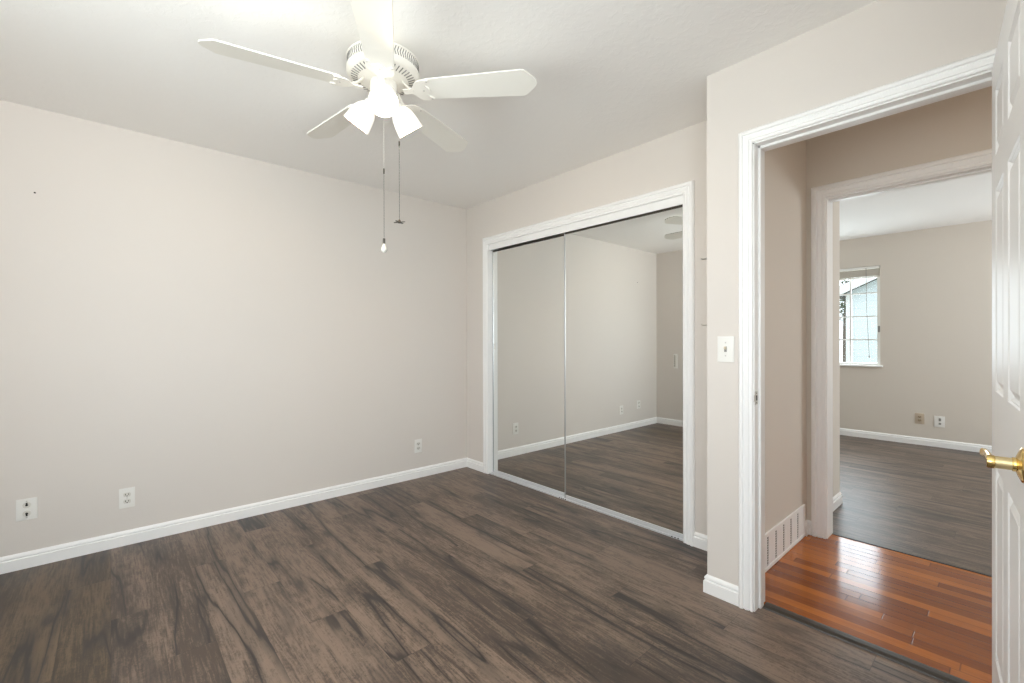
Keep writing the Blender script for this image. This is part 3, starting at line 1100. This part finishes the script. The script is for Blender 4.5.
# control plate on the back wall, seen in the mirror
rt = empty('wall_control', (XBK, 3.195, 0.900), (0, 0, R(90)))
tag(rt, 'narrow white control plate with grey centre on the back wall, seen only in the mirror', 'wall control')
plate_mesh(0.060, 0.200, 0.008).build('cover_plate', M['plastic'], rt, True)
m = MB()
m.box(-0.016, -0.011, -0.082, 0.010, -0.007, 0.082, 0.001)
m.build('centre_panel', M['plastic_face'], rt)
m = MB()
m.box(0.012, -0.0105, -0.085, 0.018, -0.007, 0.085)
m.build('side_slot', M['grey'], rt)
# far room plates
duplex((XF, 0.752, 0.297), R(-90), 'tan power outlet low on the far room wall, left of the white plate',
       M['tan_plate'], M['tan_plastic'], M['slot'], 0.080, 0.120)
rt = empty('jack_plate', (XF, 0.588, 0.283), (0, 0, R(-90)))
tag(rt, 'white jack plate with two dark holes low on the far room wall', 'jack plate')
plate_mesh(0.086, 0.122).build('cover_plate', M['plastic'], rt, True)
for s, hh in ((1, 0.016), (-1, 0.011)):
    m = MB()
    m.box(-0.010, -0.0075, -hh, 0.010, -0.005, hh, 0.001)
    m.build('jack', M['grey'], rt, loc=(0.004, 0, s*0.022))

# two small hooks on the jog wall, seen edge-on past the corner
for zz, lab in ((1.585, 'small grey metal hook on the recess side wall, upper of the two'),
                (1.268, 'small grey metal hook on the recess side wall, lower of the two')):
    rt = empty('wall_hook', (2.135, YJ, zz))
    tag(rt, lab, 'hook', 'grey hooks beside the closet')
    m = MB()
    m.box(-0.008, 0.0, -0.012, 0.008, 0.003, 0.012, 0.001)
    m.build('back_plate', M['chrome'], rt)
    m = MB()
    m.tube([(0, 0.002, 0), (0, 0.026, -0.001), (0, 0.034, 0.000), (0, 0.038, 0.004)], 0.0042, 8)
    m.build('peg', M['chrome'], rt, True)
# picture nail high on the left wall
m = MB()
m.lathe([(0, 0), (0.0016, 0), (0.0016, 0.010), (0.0045, 0.010), (0.0045, 0.0125), (0, 0.0125)], 12, Matrix.Rotation(R(90), 4, 'X'))
o = m.build('picture_nail', M['darkmetal'], loc=(-0.295, YA, 1.985))
tag(o, 'tiny dark nail head high on the left wall near the photo edge', 'nail')

# ------------------------------------------------------------------ return air grille low on the hall wall
GX0, GX1, GZ1 = 2.40, 3.150, 0.197
rt = empty('return_air_grille', ((GX0+GX1)/2, YH, 0.0))
tag(rt, 'white louvred return air grille low on the hall wall, just through the doorway', 'air vent')
gw = (GX1-GX0)/2
m = MB()
m.box(-gw, -0.010, 0.002, gw, 0, 0.022, 0.002)
m.box(-gw, -0.010, GZ1-0.020, gw, 0, GZ1, 0.002)
m.box(-gw, -0.010, 0.022, -gw+0.018, 0, GZ1-0.020, 0.002)
m.box(gw-0.018, -0.010, 0.022, gw, 0, GZ1-0.020, 0.002)
m.build('grille_frame', M['trim'], rt)
m = MB()
m.box(-gw+0.018, -0.0035, 0.022, gw-0.018, -0.0005, GZ1-0.020)
m.build('dark_backing', M['vent_dark'], rt)
ncol = 6
cwid = (2*gw-0.036)/ncol
for k in range(ncol):
    x0 = -gw+0.018+k*cwid
    m = MB()
    m.box(x0+0.022, -0.0065, 0.022, x0+cwid, -0.0025, GZ1-0.020, 0.001)
    nz = 12
    for q in range(nz):
        z = 0.028+(GZ1-0.054)*q/(nz-1)
        m.box(x0, -0.0045, z-0.0012, x0+0.0225, -0.0022, z+0.0012)
    m.build('louvre_bank', M['trim'], rt)

rt = empty('added_hall_fill_light', (2.72, -1.0, H))  # unseen lamp, added to brighten the dark hall
tag(rt, 'added round fill lamp on the hall ceiling, out of frame beyond the open door', 'ceiling light')
m = MB()
m.lathe([(0, 0), (0.15, 0), (0.155, -0.008), (0.155, -0.022), (0.148, -0.026), (0, -0.026)], 40)
m.build('base', M['fan'], rt, True)
m = MB()
m.lathe([(0.143, -0.025), (0.135, -0.050), (0.105, -0.076), (0.06, -0.090), (0, -0.095)], 40, cap=False)
m.build('diffuser', emit_mix('added_fill_diffuser', c4(1.0, 0.90, 0.76), 26.0), rt, True)

# ------------------------------------------------------------------ outside the far window
m = MB()
m.box(7.3, -14, -0.6, 40, 24, -0.5)
struct('ground', m, M['ground'])
m = MB()
m.box(-40, -30, -0.6, -1.6, 30, -0.5)
struct('ground_behind', m, M['ground'])
HX, HC = 13.0, 2.70
rt = empty('neighbor_house', (HX, HC, -0.5))
tag(rt, 'pale blue lap sided house with white gable trim outside the far room window', 'house')
sl = 0.47
z_at = lambda y: 2.30+0.5+(-y)*sl     # roof line height above the ground, y measured from the corner (negative = right)
m = MB()
pts = [(0, 0), (0, z_at(0)), (-4.0, z_at(-4.0)), (-8.0, z_at(0)), (-8.0, 0)]
a = [m.bm.verts.new((0, y, z)) for y, z in pts]
b = [m.bm.verts.new((7.0, y, z)) for y, z in pts]
m.bm.faces.new(a)
m.bm.faces.new(b)
for k in range(5):
    m.bm.faces.new((a[k], a[(k+1) % 5], b[(k+1) % 5], b[k]))
m.build('siding_wall', M['siding'], rt)
m = MB()
m.box(-0.03, -0.12, 0, 0.0, 0.02, z_at(0)-0.02)
m.build('corner_board', M['fascia'], rt)
for s in (0, 1):
    ys = (0.35, -4.0) if s == 0 else (-8.35, -4.0)
    za = z_at(0)-0.35*sl
    zb = z_at(-4.0)
    m = MB()
    q = [(ys[0], za-0.02), (ys[1], zb-0.02), (ys[1], zb+0.18), (ys[0], za+0.18)]
    a = [m.bm.verts.new((-0.30, y, z)) for y, z in q]
    b = [m.bm.verts.new((-0.24, y, z)) for y, z in q]
    m.bm.faces.new(a)
    m.bm.faces.new(b)
    for k in range(4):
        m.bm.faces.new((a[k], a[(k+1) % 4], b[(k+1) % 4], b[k]))
    m.build('rake_board', M['fascia'], rt)
    m = MB()
    q = [(ys[0], za+0.10), (ys[1], zb+0.10), (ys[1], zb+0.20), (ys[0], za+0.20)]
    a = [m.bm.verts.new((-0.24, y, z)) for y, z in q]
    b = [m.bm.verts.new((7.3, y, z)) for y, z in q]
    m.bm.faces.new(a)
    m.bm.faces.new(b)
    for k in range(4):
        m.bm.faces.new((a[k], a[(k+1) % 4], b[(k+1) % 4], b[k]))
    m.build('roof_slope', M['roof'], rt)

def tree(loc, h, rad, label, seed):
    r = random.Random(seed)
    rt = empty('tree', loc)
    tag(rt, label, 'tree', 'trees outside the far window')
    m = MB()
    m.tube([(0, 0, 0), (0.05, 0.03, h*0.4), (0, 0, h*0.75)], [0.14, 0.10, 0.05], 8)
    m.build('trunk', M['bark'], rt, True)
    m = MB()
    for k in range(2600):
        u = Vector((r.gauss(0, 1), r.gauss(0, 1), r.gauss(0, 1))).normalized()*rad*(0.35+0.65*r.random()**0.5)
        c = Vector((0, 0, h-rad*0.9)) + Vector((u.x, u.y, u.z*1.1))
        d1 = Vector((r.uniform(-1, 1), r.uniform(-1, 1), r.uniform(-1, 1))).normalized()
        d2 = d1.cross(Vector((r.uniform(-1, 1), r.uniform(-1, 1), r.uniform(-1, 1)))).normalized()
        s = r.uniform(0.05, 0.09)
        m.bm.faces.new([m.bm.verts.new(c+d1*s), m.bm.verts.new(c+d2*s*0.5), m.bm.verts.new(c-d1*s), m.bm.verts.new(c-d2*s*0.5)])
    m.build('foliage', M['leaf'], rt)
tree((14.2, 4.6, -0.5), 3.2, 1.05, 'leafy dark green tree left of the blue house outside the far window', 3)
tree((22.5, 4.7, -0.5), 5.4, 1.5, 'taller leafy tree behind the roof edge outside the far window', 5)
